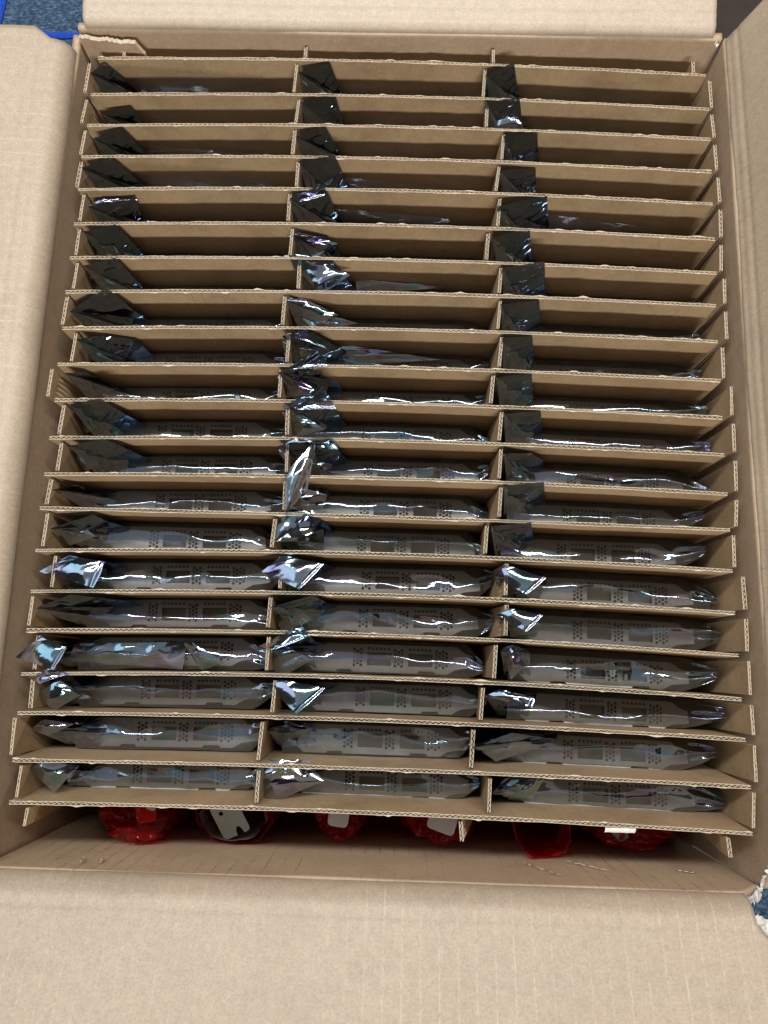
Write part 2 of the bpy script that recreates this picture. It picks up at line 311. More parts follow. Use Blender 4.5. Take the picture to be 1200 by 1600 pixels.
def kraft(name, base, lines=None, line_col=None, pitch=.0102, fine=1.0, wrinkle=0.0, off=0.0, blot=.35):
    """brown corrugated board: fibre speckle, blotches and, on the carton, the print-through of the flutes"""
    m, nt, out, N, Lk = mat(name)
    tc = N('ShaderNodeTexCoord').outputs['Object']
    b = Vector(base)
    n1 = noise(N, Lk, tc, 750, 4, .75); n2 = noise(N, Lk, tc, 26, 5, .6); n3 = noise(N, Lk, tc, 190, 3, .6)
    sp = ramp(N, Lk, n1.outputs['Fac'], [(.30, tuple(b * .80)), (.5, tuple(b)), (.72, tuple(b * 1.17))])
    bl = ramp(N, Lk, n2.outputs['Fac'], [(.28, (1 - .2 * blot, 1 - .215 * blot, 1 - .235 * blot)), (.5, (1, 1, 1)), (.72, (1 + .1 * blot, 1 + .1 * blot, 1 + .11 * blot))])
    col = mix(N, Lk, 1.0, sp.outputs[0], bl.outputs[0], 'MULTIPLY')
    me = ramp(N, Lk, n3.outputs['Fac'], [(.3, (.93, .92, .91)), (.7, (1.05, 1.05, 1.05))])
    col = mix(N, Lk, 1.0, col, me.outputs[0], 'MULTIPLY')
    hgt = math_(N, Lk, 'MULTIPLY', n1.outputs['Fac'], .35 * fine)
    hgt = math_(N, Lk, 'ADD', hgt, math_(N, Lk, 'MULTIPLY', n3.outputs['Fac'], .5))
    if wrinkle:
        wv = noise(N, Lk, tc, 34, 6, .55)
        hgt = math_(N, Lk, 'ADD', hgt, math_(N, Lk, 'MULTIPLY', wv.outputs['Fac'], wrinkle))
    if lines:
        sx = N('ShaderNodeSeparateXYZ'); Lk(tc, sx.inputs[0])
        c = sx.outputs[lines]
        wob = noise(N, Lk, tc, 40, 2)
        c2 = math_(N, Lk, 'ADD', c, math_(N, Lk, 'MULTIPLY', wob.outputs['Fac'], .0016))
        fr = math_(N, Lk, 'FRACT', math_(N, Lk, 'MULTIPLY', math_(N, Lk, 'ADD', c2, 3.0 + off), 1 / pitch))
        pulse = math_(N, Lk, 'LESS_THAN', math_(N, Lk, 'ABSOLUTE', math_(N, Lk, 'SUBTRACT', fr, .5)), .045)
        br = noise(N, Lk, tc, 300, 3, .7); lg = noise(N, Lk, tc, 14, 2)
        msk = math_(N, Lk, 'MULTIPLY', ramp(N, Lk, br.outputs['Fac'], [(.40, (0, 0, 0)), (.62, (1, 1, 1))]).outputs[0],
                    ramp(N, Lk, lg.outputs['Fac'], [(.40, (0, 0, 0)), (.62, (1, 1, 1))]).outputs[0])
        pm = math_(N, Lk, 'MULTIPLY', pulse, msk)
        col = mix(N, Lk, math_(N, Lk, 'MULTIPLY', pm, .42 if line_col[0] > .5 else .9), col, line_col)
        soft = math_(N, Lk, 'SINE', math_(N, Lk, 'MULTIPLY', c2, 2 * math.pi / pitch))
        hgt = math_(N, Lk, 'ADD', hgt, math_(N, Lk, 'MULTIPLY', soft, .012))
    bp = N('ShaderNodeBump'); bp.inputs['Strength'].default_value = .32; bp.inputs['Distance'].default_value = .0005
    Lk(hgt, bp.inputs['Height'])
    p = N('ShaderNodeBsdfPrincipled'); Lk(col, p.inputs['Base Color'])
    p.inputs['Roughness'].default_value = .56; p.inputs['Specular IOR Level'].default_value = .55
    Lk(bp.outputs[0], p.inputs['Normal']); Lk(p.outputs[0], out.inputs[0])
    return m

K_CARTON = (.415, .328, .245)
M_carton = kraft('kraft_carton', (.47, .35, .235), blot=.7)  # same board as the flaps; warmer tone paints the light difference into colour
M_flap_l = kraft('kraft_flap_flutes_across', K_CARTON, 'Y', (.66, .55, .43), .0105)
M_flap_f = kraft('kraft_flap_flutes_along', K_CARTON, 'X', (.66, .55, .43), .0105)
M_wall_f = kraft('kraft_wall_flutes_upright', (.50, .37, .25), 'X', (.13, .08, .05), .0102, blot=.6)  # front wall: warm light put into the base colour, board itself as the flaps
M_flap_r = kraft('kraft_flap_creased', (.48, .378, .27), 'Y', (.36, .27, .18), .0120, wrinkle=2.2)
M_flap_b = kraft('kraft_flap_back', (.45, .365, .28), wrinkle=.8)
M_board = kraft('kraft_divider', (.40, .283, .163), fine=.7, blot=1.2)
M_board_l = kraft('kraft_divider_flutes', (.41, .293, .173), 'X', (.26, .18, .10), .0072, fine=.7, blot=1.1)
M_edge = kraft('cut_board_edge', (.50, .42, .31), fine=1.6)
M_flute = kraft('flute_paper', (.34, .26, .17))
M_torn = kraft('torn_paper', (.70, .67, .61), fine=2.0)

def film(name, refl, trans, rough, clear=.30, edge=.9):
    """metallised antistatic film: part mirror, part see-through"""
    m, nt, out, N, Lk = mat(name)
    tc = N('ShaderNodeTexCoord').outputs['Object']
    n1 = noise(N, Lk, tc, 60, 2); n2 = noise(N, Lk, tc, 900, 3, .6); n3 = noise(N, Lk, tc, 240, 2)
    tint = ramp(N, Lk, n1.outputs['Fac'], [(.30, refl[0]), (.5, refl[1]), (.70, refl[2])])
    bp = N('ShaderNodeBump'); bp.inputs['Strength'].default_value = .10; bp.inputs['Distance'].default_value = .0006
    Lk(n3.outputs['Fac'], bp.inputs['Height'])
    bp2 = N('ShaderNodeBump'); bp2.inputs['Strength'].default_value = .03; bp2.inputs['Distance'].default_value = .0002
    Lk(n2.outputs['Fac'], bp2.inputs['Height']); Lk(bp.outputs[0], bp2.inputs['Normal'])
    g = N('ShaderNodeBsdfGlossy'); Lk(tint.outputs[0], g.inputs['Color']); g.inputs['Roughness'].default_value = rough
    Lk(bp2.outputs[0], g.inputs['Normal'])
    t = N('ShaderNodeBsdfTransparent'); t.inputs['Color'].default_value = (*trans, 1)
    lw = N('ShaderNodeLayerWeight'); lw.inputs['Blend'].default_value = .35; Lk(bp2.outputs[0], lw.inputs['Normal'])
    fac = N('ShaderNodeMapRange'); Lk(lw.outputs['Facing'], fac.inputs[0])
    fac.inputs['To Min'].default_value = clear; fac.inputs['To Max'].default_value = edge
    d = N('ShaderNodeBsdfDiffuse'); d.inputs['Color'].default_value = (.5, .5, .5, 1)
    mx = N('ShaderNodeMixShader'); Lk(fac.outputs[0], mx.inputs[0]); Lk(t.outputs[0], mx.inputs[1]); Lk(g.outputs[0], mx.inputs[2])
    m2 = N('ShaderNodeMixShader'); m2.inputs[0].default_value = .012; Lk(mx.outputs[0], m2.inputs[1]); Lk(d.outputs[0], m2.inputs[2])
    Lk(m2.outputs[0], out.inputs[0])
    return m
M_film = film('antistatic_film', ((.40, .70, .90), (.70, .82, .94), (.60, .60, 1.0)), (.68, .67, .66), .065, .23, .85)
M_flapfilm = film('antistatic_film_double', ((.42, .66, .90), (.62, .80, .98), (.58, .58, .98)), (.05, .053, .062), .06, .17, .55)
M_tabfilm = film('antistatic_film_seal', ((.42, .80, .92), (.78, .88, 1.0), (.66, .54, .96)), (.50, .52, .57), .12, .36, .9)
M_clear = film('antistatic_film_single', ((.7, .74, .8), (.8, .8, .8), (.7, .72, .8)), (.92, .91, .88), .14, .05, .28)

def plain(name, col, rough=.5, metal=0.0, var=.12, sc=120, spec=.5, bump=.0):
    m, nt, out, N, Lk = mat(name)
    tc = N('ShaderNodeTexCoord').outputs['Object']
    n = noise(N, Lk, tc, sc, 4)
    b = Vector(col)
    r = ramp(N, Lk, n.outputs['Fac'], [(.3, tuple(b * (1 - var))), (.7, tuple(b * (1 + var)))])
    p = N('ShaderNodeBsdfPrincipled'); Lk(r.outputs[0], p.inputs['Base Color'])
    p.inputs['Roughness'].default_value = rough; p.inputs['Metallic'].default_value = metal
    p.inputs['Specular IOR Level'].default_value = spec
    if bump:
        bp = N('ShaderNodeBump'); bp.inputs['Strength'].default_value = bump; bp.inputs['Distance'].default_value = .001
        Lk(n.outputs['Fac'], bp.inputs['Height']); Lk(bp.outputs[0], p.inputs['Normal'])
    Lk(p.outputs[0], out.inputs[0]); return m
M_steel = plain('bracket_steel', (.44, .43, .415), .38, .45, .06, 300)
M_cage = plain('port_cage', (.20, .165, .12), .5, .5)
M_pcb = plain('circuit_board_green', (.02, .035, .03), .5)
M_dark = plain('dark_brown_laminate', (.045, .032, .026), .5, 0, .15, 60)
M_maroon = plain('maroon_fabric', (.10, .03, .06), .8)
M_zinc = plain('zinc_plated_steel', (.27, .31, .30), .34, .9, .08, 200)
M_white = plain('white_plastic', (.66, .64, .62), .5, 0, .04)
M_grey_film = plain('grey_liner', (.34, .29, .30), .35, 0, .2, 90, .5, .3)

def red_mat():
    m, nt, out, N, Lk = mat('red_antistatic_bubble_film')
    tc = N('ShaderNodeTexCoord').outputs['Object']
    n = noise(N, Lk, tc, 160, 3)
    bp = N('ShaderNodeBump'); bp.inputs['Strength'].default_value = .8; bp.inputs['Distance'].default_value = .002
    Lk(n.outputs['Fac'], bp.inputs['Height'])
    p = N('ShaderNodeBsdfPrincipled'); p.inputs['Base Color'].default_value = (.62, .016, .02, 1)
    p.inputs['Roughness'].default_value = .12; p.inputs['Coat Weight'].default_value = .6; Lk(bp.outputs[0], p.inputs['Normal'])
    t = N('ShaderNodeBsdfTransparent'); t.inputs['Color'].default_value = (.90, .16, .15, 1)
    mx = N('ShaderNodeMixShader'); mx.inputs[0].default_value = .22
    Lk(t.outputs[0], mx.inputs[1]); Lk(p.outputs[0], mx.inputs[2]); Lk(mx.outputs[0], out.inputs[0])
    return m
M_red = red_mat()

def carpet_mat():
    m, nt, out, N, Lk = mat('blue_loop_carpet')
    tc = N('ShaderNodeTexCoord').outputs['Object']
    mp = N('ShaderNodeMapping'); mp.inputs['Scale'].default_value = (1, 1.9, 1); Lk(tc, mp.inputs[0])
    n1 = noise(N, Lk, mp.outputs[0], 210, 4, .65); n2 = noise(N, Lk, tc, 22, 3)
    r = ramp(N, Lk, n1.outputs['Fac'], [(.30, (.02, .042, .085)), (.5, (.07, .12, .20)), (.72, (.22, .30, .40))])
    s = ramp(N, Lk, n2.outputs['Fac'], [(.3, (.8, .8, .85)), (.7, (1.1, 1.1, 1.1))])
    col = mix(N, Lk, 1.0, r.outputs[0], s.outputs[0], 'MULTIPLY')
    bp = N('ShaderNodeBump'); bp.inputs['Strength'].default_value = .9; bp.inputs['Distance'].default_value = .004
    Lk(n1.outputs['Fac'], bp.inputs['Height'])
    p = N('ShaderNodeBsdfPrincipled'); Lk(col, p.inputs['Base Color']); p.inputs['Roughness'].default_value = .95
    p.inputs['Specular IOR Level'].default_value = .1
    Lk(bp.outputs[0], p.inputs['Normal']); Lk(p.outputs[0], out.inputs[0]); return m
M_carpet = carpet_mat()
M_stripe = plain('bright_blue_yarn', (.025, .09, .52), .9, 0, .35, 400, .1, .8)

# ------------------------------------------------------------------ setting: carpet floor
o = mesh('floor', [(-3, -3, FLOOR), (3, -3, FLOOR), (3, 3, FLOOR), (-3, 3, FLOOR)], [(0, 1, 2, 3)], M_carpet)
finish(o, 'blue grey loop pile carpet under the open carton', 'carpet', kind='structure')
def strip(x0, y0, x1, y1, w):
    d = Vector((x1 - x0, y1 - y0, 0)).normalized(); n = Vector((-d.y, d.x, 0)) * w / 2
    V = []; K = 60
    for i in range(K + 1):
        t = i / K; j = 1 + .5 * math.sin(i * 2.3) * math.sin(i * .9)
        for s, z in ((-1, .0015), (-.4, .004), (.4, .004), (1, .0015)):
            V.append((x0 + (x1 - x0) * t + n.x * s * j, y0 + (y1 - y0) * t + n.y * s * j, FLOOR + z))
    return V, gridF(K + 1, 4)
for a in ((-.437, .30, -.434, 1.4, .010), (-.90, .652, -.05, .653, .009)):
    o = mesh('carpet_stripe', *strip(*a), M_stripe)
    o.parent = bpy.data.objects['floor']
# flat dark brown slab with a maroon strip on the carpet behind the carton, top right
pn = empty('dark_brown_slab', (.48, .80, FLOOR), 'dark brown flat surface with maroon strip behind the top right corner', 'cabinet')
def box(x0, x1, y0, y1, z0, z1, bev=0.0):
    V = [(x, y, z) for x in (x0, x1) for y in (y0, y1) for z in (z0, z1)]
    F = [(0, 1, 3, 2), (4, 6, 7, 5), (0, 4, 5, 1), (2, 3, 7, 6), (0, 2, 6, 4), (1, 5, 7, 3)]
    return V, F
mesh('side_panel', *box(.27, 1.1, .56, .705, FLOOR + .003, FLOOR + .05), M_dark, pn, False)
mesh('edge_strip', *box(.27, 1.1, .7055, .80, FLOOR + .003, FLOOR + .056), M_maroon, pn, False)

# ------------------------------------------------------------------ the carton
carton = empty('cardboard_carton', (0, .16, FLOOR + .0012), 'large open kraft cardboard carton with four opened flaps and a torn corner', 'carton')
TH = .005
mesh('bottom', *box(XL - .004, XR + .004, YF - .004, YB + .004, FLOOR + .0012, FLOOR + .0058), M_carton, carton, False)
def ragged(t, s, a=1.0):
    return a * (.9 * (vn(t * 420, s * 7.3, 5 + s) - .5) + .8 * (vn(t * 130, s * 3.1, 9 + s) - .5))
def wall(name, p0, p1, nrm, M, top, zbot=FLOOR + .0062, bow=.0, n=140, lean=0.0):
    """upright board from p0 to p1, inner face on the line, thickness outwards along nrm; top(t) gives its height"""
    p0 = np.array(p0); p1 = np.array(p1); nrm = np.array(nrm)
    V = []; F = []
    ts = np.linspace(0, 1, n)
    zs = [0, .004, .012, .03, .06, .11, 1]
    for t in ts:
        q = p0 + (p1 - p0) * t
        for side in (0, 1):
            for k, f in enumerate(zs):
                zt = top(t)
                z = zt - f if f < 1 else zbot
                b = bow * math.sin(math.pi * t) * (1 if f < .1 else .3)
                w = .0012 * ((vsn(t * 9, z * 30, 21)) - .5) if f < 1 else 0
                r = q + nrm * (TH * side + b + w + lean * max(0.0, 1 - f / .05))
                V.append((r[0], r[1], z))
    m = len(zs); k2 = 2 * m
    for i in range(n - 1):
        a = i * k2; b = a + k2
        for k in range(m - 1):
            F.append((a + k, b + k, b + k + 1, a + k + 1)); F.append((a + m + k, a + m + k + 1, b + m + k + 1, b + m + k))
        F.append((a, a + m, b + m, b)); F.append((a + m - 1, b + m - 1, b + 2 * m - 1, a + 2 * m - 1))
    e = (n - 1) * k2
    for k in range(m - 1):
        F.append((k, k + 1, m + k + 1, m + k)); F.append((e + k, e + m + k, e + m + k + 1, e + k + 1))
    return mesh(name, V, F, M, carton, True)
def flat_top(t): return RIM
def left_top(t): return RIM - .006
# the front right corner is torn open: both walls dip towards it
def top_front(t):
    x = XL - .009 + (XR - XL + .009) * t
    d = max(0.0, (x - .220) / .016)
    return RIM - .010 - .017 * d ** 1.1 + (.0035 * ((vsn(t * 700, 1.5, 4)) - .5) if d > 0 else 0)
def top_right(t):
    y = YF + (YB - YF) * t
    d = max(0.0, (YF + .022 - y) / .022)
    return RIM - .022 * d ** 1.1 + (.0035 * ((vsn(t * 700, 2.5, 4)) - .5) if d > 0 else 0)
wall('wall', (XL - .009, YF, 0), (XR, YF, 0), (0, -1, 0), M_wall_f, top_front, n=300)
wall('wall', (XL, YB, 0), (XR, YB, 0), (0, 1, 0), M_carton, flat_top)
wall('wall', (XL, YF, 0), (XL, YB, 0), (-1, 0, 0), M_carton, left_top, bow=.002, lean=.001)
wall('wall', (XR, YF, 0), (XR, YB, 0), (1, 0, 0), M_carton, top_right, n=300, lean=.002)

def flap(M, origin, along, out, length, width, ang, a0=0.0, a1=0.0, sag=.0, tear=None, seed=1, score=.010, R=.007):
    """flap hinged on the rim: rounded bend, pressed score line, then a nearly flat panel rising at ang"""
    origin = np.array(origin, float); along = np.array(along, float); out = np.array(out, float)
    prof = []           # (outward, up, extra)
    turn = math.pi / 2 - ang
    for i in range(13):
        th = turn * i / 12
        prof.append((R * (1 - math.cos(th)), R * math.sin(th)))
    bx, bz = prof[-1]
    for d in list(np.linspace(.0015, .03, 20)) + list(np.linspace(.034, width, 44)):
        prof.append((bx + d * math.cos(ang), bz + d * math.sin(ang)))
    n = 150; V = []; m = len(prof)
    nx, nz = -math.sin(ang), math.cos(ang)
    for side in (0, 1):
        for i in range(n):
            t = i / (n - 1)
            for k, (u, w) in enumerate(prof):
                d = max(0.0, (k - 12) * .0015 if k < 33 else prof[k][0] / max(.05, math.cos(ang)))
                s0 = a0 * min(1, u * 0 + d / max(width, .01)); s1 = a1 * min(1, d / max(width, .01))
                tt = t
                L0 = -s0; L1 = length + s1
                if tear is not None:
                    L0, L1 = tear(d, L0, L1)
                pos = L0 + (L1 - L0) * tt
                wob = .0016 * ((vsn(pos * 14, d * 14, seed)) - .5) + sag * math.sin(math.pi * t) * min(1, d / .06)
                g = -.0005 * math.exp(-((d - score) / .0016) ** 2) - .0003 * math.exp(-((d - score * .25) / .001) ** 2)
                g += .0005 * ((vsn(pos * 60, d * 90, seed + 2)) - .5) * math.exp(-d / .012)
                up = wob + g - (TH if side else 0)
                p = origin + along * pos + out * (u + nx * up) + np.array((0, 0, w + nz * up))
                if side and k < 13:
                    th = turn * k / 12
                    c = origin + along * pos + out * R
                    rr = max(.002, R - TH)
                    p = c + out * (-math.cos(th) * rr) + np.array((0, 0, math.sin(th) * rr))
                V.append(p)
    F = gridF(n, m) + [tuple(reversed(f)) for f in gridF(n, m, n * m)]
    o2 = n * m
    for k in range(m - 1):
        F.append((k, k + 1, o2 + k + 1, o2 + k)); e = (n - 1) * m
        F.append((e + k, o2 + e + k, o2 + e + k + 1, e + k + 1))
    for i in range(n - 1):
        a = i * m + m - 1
        F.append((a, a + m, o2 + a + m, o2 + a))
    mi = [0] * (2 * (n - 1) * (m - 1)) + [1] * (2 * (m - 1) + n - 1)
    return mesh('flap', V, F, [M, M_edge], carton, True, mi)
def tear_l(d, a, b):      # left flap: back corner cut off towards the hinge
    return a, b - .006 - .02 * min(d, .2) - max(0, .010 - d * .8)
def tear_f(d, a, b):      # front flap: torn diagonal next to the open corner
    return a, b - max(0, .014 - d * .75) + (.0016 * ((vsn(d * 800, 0.5, 8)) - .5) if d < .05 else 0)
flap(M_flap_l, (XL - .0012, YF - .004, RIM - .006), (0, 1, 0), (-1, 0, 0), YB - YF + .004, .26, math.radians(3), tear=tear_l, seed=3, R=.014)
flap(M_flap_f, (XL - .010, YF, RIM - .010), (1, 0, 0), (0, -1, 0), XR - XL + .008, .20, math.radians(18), tear=tear_f, seed=5, score=.003, R=.017)
flap(M_flap_b, (XL + .006, YB, RIM), (1, 0, 0), (0, 1, 0), XR - XL - .013, .22, math.radians(12), seed=7, a0=.008)
flap(M_flap_r, (XR + .002, YF + .022, RIM), (0, 1, 0), (1, 0, 0), YB - YF - .024, .23, math.radians(72), seed=9, a1=.004,
     tear=lambda d, a, b: (a, b))
# torn inner layer in the back left corner, showing its flutes
def torn_layer():
    n = 60; V = []
    for i in range(n):
        t = i / (n - 1); x = XL + .001 + .046 * t
        zt = .006 - .0015 * t + .0016 * (vsn(t * 34, .5, 3) - .5) + .0010 * (vsn(t * 90, .5, 4) - .5)
        if t > .9: zt -= (t - .9) * .10
        y = YB - .0035 - .0035 * t + .0005 * math.sin(t * 17)
        for dy in (0, -.0032):
            V.append((x, y + dy, zt)); V.append((x, y + dy, -.16))
    F = []; mi = []
    for i in range(n - 1):
        a = 4 * i; b = a + 4
        F += [(a, b, b + 2, a + 2), (a + 2, b + 2, b + 3, a + 3), (a, a + 1, b + 1, b)]; mi += [1, 0, 0]
    e = 4 * (n - 1); F += [(e, e + 1, e + 3, e + 2), (0, 2, 3, 1)]; mi += [0, 0]
    return mesh('torn_layer', V, F, [M_carton, M_edge], carton, False, mi)
torn_layer()
def shred(pts, w, seed, name='torn_edge'):
    """ragged ribbon of torn paper along a 3D path"""
    rng = random.Random(seed); P = [Vector(p) for p in pts]
    n = 70; V = []
    for i in range(n):
        t = i / (n - 1) * (len(P) - 1); k = min(int(t), len(P) - 2); f = t - k
        q = P[k].lerp(P[k + 1], f); d = (P[k + 1] - P[k]).normalized()
        s = d.cross(Vector((0, 0, 1))).normalized()
        for j in range(7):
            a = (j / 6 - .5) * 2
            ww = w * (.55 + .9 * (vsn(i * .23, seed, 2)))
            V.append(q + s * (a * ww * .8 + .0030 * (vsn(i * .45, seed + .5, 3) - .5)) + Vector((0, 0, .0010 * (1 - a * a) + .0036 * (vsn(i * .13 + 7, j * .45, seed + 4) - .5)
                     + .0006 * (vsn(i * .7, j * 1.1, seed + 5) - .5))))
    return mesh(name, V, gridF(n, 7), M_torn, carton, True)
shred([(.2200, YF - .003, .0020), (.2265, YF - .004, -.004), (.2320, YF - .004, -.011), (.2375, YF - .003, -.019)], .0034, 1)
shred([(.2375, YF - .003, -.019), (.2390, YF + .007, -.011), (.2395, YF + .014, -.003), (.240, YF + .022, .006)], .0032, 2)
shred([(.222, YF - .012, .005), (.228, YF - .016, .006), (.233, YF - .022, .008), (.237, YF - .029, .010)], .0040, 3)
shred([(.226, YB + .003, .009), (.230, YB + .002, .006), (.2345, YB - .002, .003)], .0014, 5)
# scuffed tears in the surface of the front wall
for k, (x0, z0, x1, z1) in enumerate(((.098, -.052, .118, -.020), (.128, -.060, .152, -.036), (.196, -.045, .207, -.040), (-.185, -.028, -.181, -.014), (-.172, -.026, -.170, -.015))):
    V = []
    for i in range(14):
        t = i / 13; w = .0005 * math.sin(math.pi * min(1, t + .05)) * (.4 + 1.2 * vsn(i * .8, k, 3)) + .0001
        x = x0 + (x1 - x0) * t + .0012 * math.sin(i * 1.7 + k); z = z0 + (z1 - z0) * t
        V += [(x - w, YF + .0011, z - w), (x, YF + .0016, z + w * .4), (x + w, YF + .0011, z + w)]
    mesh('scuff', V, gridF(14, 3), M_edge, carton)

# ------------------------------------------------------------------ corrugated dividers
HALF = .00105; LIN = .00036; PITCH = .0034
def liner_mesh(spans, pos, nrm, z_rows, seed, ds=.004):
    """thin liner on one side of a board. spans: (s0, s1, ztop, zbot); pos(s, z) -> xyz of the centre plane"""
    V = []; F = []; mi = []
    return V, F, mi
def board(parent, spans, pos, nrm, Mface, seed, names=('front_liner', 'back_liner'), chips=True):
    rng = random.Random(seed)
    for side, nm in ((1, names[0]), (-1, names[1])):
        V = []; F = []; mi = []
        chip = [(rng.uniform(0, 1), rng.uniform(.0012, .0035), rng.uniform(.0002, .0008)) for _ in range(10)] if chips else []
        for (s0, s1, zt, zb) in spans:
            n = max(3, int((s1 - s0) / .0026) + 1); zr = [zt, zt - .012, zt - .04, zb] if zt > -.05 else [zt, zb]
            base = len(V); m = len(zr)
            for i in range(n):
                s = s0 + (s1 - s0) * i / (n - 1)
                jz = .00075 * ((vsn(s * 330, side * 2.5 + seed, 31)) - .5) + .0005 * ((vsn(s * 60, side + seed, 32)) - .5)
                ex = 0; hf = .74 + .42 * vsn(s * 38, seed * 1.3, 61) + .10 * vsn(s * 160, seed * 1.3, 62)
                for (c, w, a) in chip:
                    u = (s - (s0 + (s1 - s0) * c)) / w
                    if abs(u) < 1 and zt > -.05: ex += a * (1 - u * u); jz += .0003
                for q in (0, 1):
                    for k, z in enumerate(zr):
                        off = side * (HALF * hf - (LIN if q else 0) + (ex if (q == 0 and k == 0) else 0))
                        zz = z + (jz if k == 0 else 0)
                        p = pos(s, zz); nn = nrm(s)
                        V.append((p[0] + nn[0] * off, p[1] + nn[1] * off, zz))
            k2 = 2 * m
            for i in range(n - 1):
                a = base + i * k2; b = a + k2
                for k in range(m - 1):
                    F.append((a + k, b + k, b + k + 1, a + k + 1)); mi.append(0)
                    F.append((a + m + k, a + m + k + 1, b + m + k + 1, b + m + k)); mi.append(0)
                F.append((a, a + m, b + m, b)); mi.append(1)
            e = base + (n - 1) * k2
            for k in range(m - 1):
                F.append((base + k, base + k + 1, base + m + k + 1, base + m + k)); F.append((e + k, e + m + k, e + m + k + 1, e + k + 1)); mi += [1, 1]
        mesh(nm, V, F, [Mface, M_edge], parent, False, mi)
    # the wavy medium between the liners
    V = []; F = []; mi = []
    for (s0, s1, zt, zb) in spans:
        n = max(4, int((s1 - s0) / (PITCH / 6))); base = len(V); th = .00018
        ph = rng.random()
        for i in range(n + 1):
            s = s0 + (s1 - s0) * i / n
            f = (HALF * (.70 + .42 * vsn(s * 38, seed * 1.3, 61)) - LIN - .00004) * math.sin(2 * math.pi * ((s - s0) / PITCH + ph))
            jz = -.0003 + .0004 * ((vsn(s * 250, seed, 41)) - .5)
            nn = nrm(s)
            for z, d in ((zt + jz, th), (zb, th), (zt + jz, -th), (zb, -th)):
                p = pos(s, z)
                V.append((p[0] + nn[0] * (f * .86 + d), p[1] + nn[1] * (f * .86 + d), z))
        for i in range(n):
            a = base + 4 * i; b = a + 4
            F += [(a, b, b + 1, a + 1), (a + 2, a + 3, b + 3, b + 2), (a, a + 2, b + 2, b)]; mi += [0, 0, 1]
    mesh('corrugated_medium', V, F, [M_flute, M_edge], parent, True, mi)

ORD = ['first', 'second', 'third', 'fourth', 'fifth', 'sixth', 'seventh', 'eighth', 'ninth', 'tenth', 'eleventh', 'twelfth', 'thirteenth',
       'fourteenth', 'fifteenth', 'sixteenth', 'seventeenth', 'eighteenth', 'nineteenth', 'twentieth', 'twenty-first']
BASEX = [-.2215, -.0705, .0715, .2285]
def lean_of(i): return LEAN.get(i, .0015 * math.sin(i * 1.9))
LEAN = {18: .001, 19: .005, 20: .007, 13: .002}
for i in range(21):
    xl, xr = SH[i][0] * MM, SH[i][2] * MM
    if i == 0: lab = 'brown corrugated divider nearest the back wall of the carton'
    elif i == 20: lab = 'brown corrugated divider nearest the red bags and the front wall'
    else: lab = 'long brown corrugated divider, %s from the back wall' % ORD[i]
    t = empty('cardboard_divider', (0, sheet_y(i, 0), BASE), lab, 'divider', 'long corrugated dividers')
    lean = lean_of(i)
    def pos(s, z, i=i, lean=lean):
        k = min(1.0, -z / .1) if z < 0 else 0
        return (s, sheet_y(i, s) + lean * k)
    def nrm(s): return (0, -1)
    xs = [xl] + BASEX + [xr]
    spans = [(xl, xr, 0.0, SLOT)]
    for k in range(5):
        a, b = (xs[k] + .0022 if k else xs[k]), (xs[k + 1] - .0022 if k < 4 else xs[k + 1])
        if b - a > .003: spans.append((a, b, SLOT - .0002, BASE))
    board(t, spans, pos, nrm, M_board_l if i in (7, 13, 19, 20) else M_board, 100 + i)
CN = ['leftmost slotted cross divider, along the left wall of the carton', 'slotted cross divider between the left and middle columns of bags',
      'slotted cross divider between the middle and right columns of bags', 'rightmost slotted cross divider, along the right wall of the carton']
for c in range(4):
    t = empty('cross_divider', (BASEX[c], .17, BASE), CN[c], 'divider', 'slotted cross dividers')
    fing = []           # (y_back, y_front, x_back_top, x_front_top)
    bx = BASEX[c]
    fing.append((SB[c][1] * MM, sheet_y(0, bx) + .0028, SB[c][0] * MM, SB[c][0] * MM))
    for r in range(20):
        fb, ff = FX[c][r][0] * MM, FX[c][r][1] * MM
        fing.append((sheet_y(r, bx) - .0032, sheet_y(r + 1, bx) + .0030, fb, ff))
    if c != 1: fing.append((sheet_y(20, bx) - .003, SF[c][1] * MM, SF[c][0] * MM + (.001 if c < 2 else -.001), SF[c][0] * MM))
    spans = []
    for (yb, yf, a, b) in fing: spans.append((-yb, -yf, -.0012, SLOT))
    spans.append((-fing[0][0], -fing[-1][1], SLOT - .0002, BASE))
    def pos(s, z, fing=fing, bx=bx):
        y = -s
        if z < SLOT: return (bx, y)
        best = min(fing, key=lambda f: 0 if f[1] - 1e-6 <= y <= f[0] + 1e-6 else min(abs(y - f[0]), abs(y - f[1])))
        u = (best[0] - y) / (best[0] - best[1])
        xt = best[2] + (best[3] - best[2]) * u
        k = min(1.0, max(0.0, -z / .1))
        k = k * k * (3 - 2 * k)
        return (xt + (bx - xt) * k, y)
    board(t, spans, pos, lambda s: (1, 0), M_board, 200 + c, ('right_liner', 'left_liner'), chips=False)

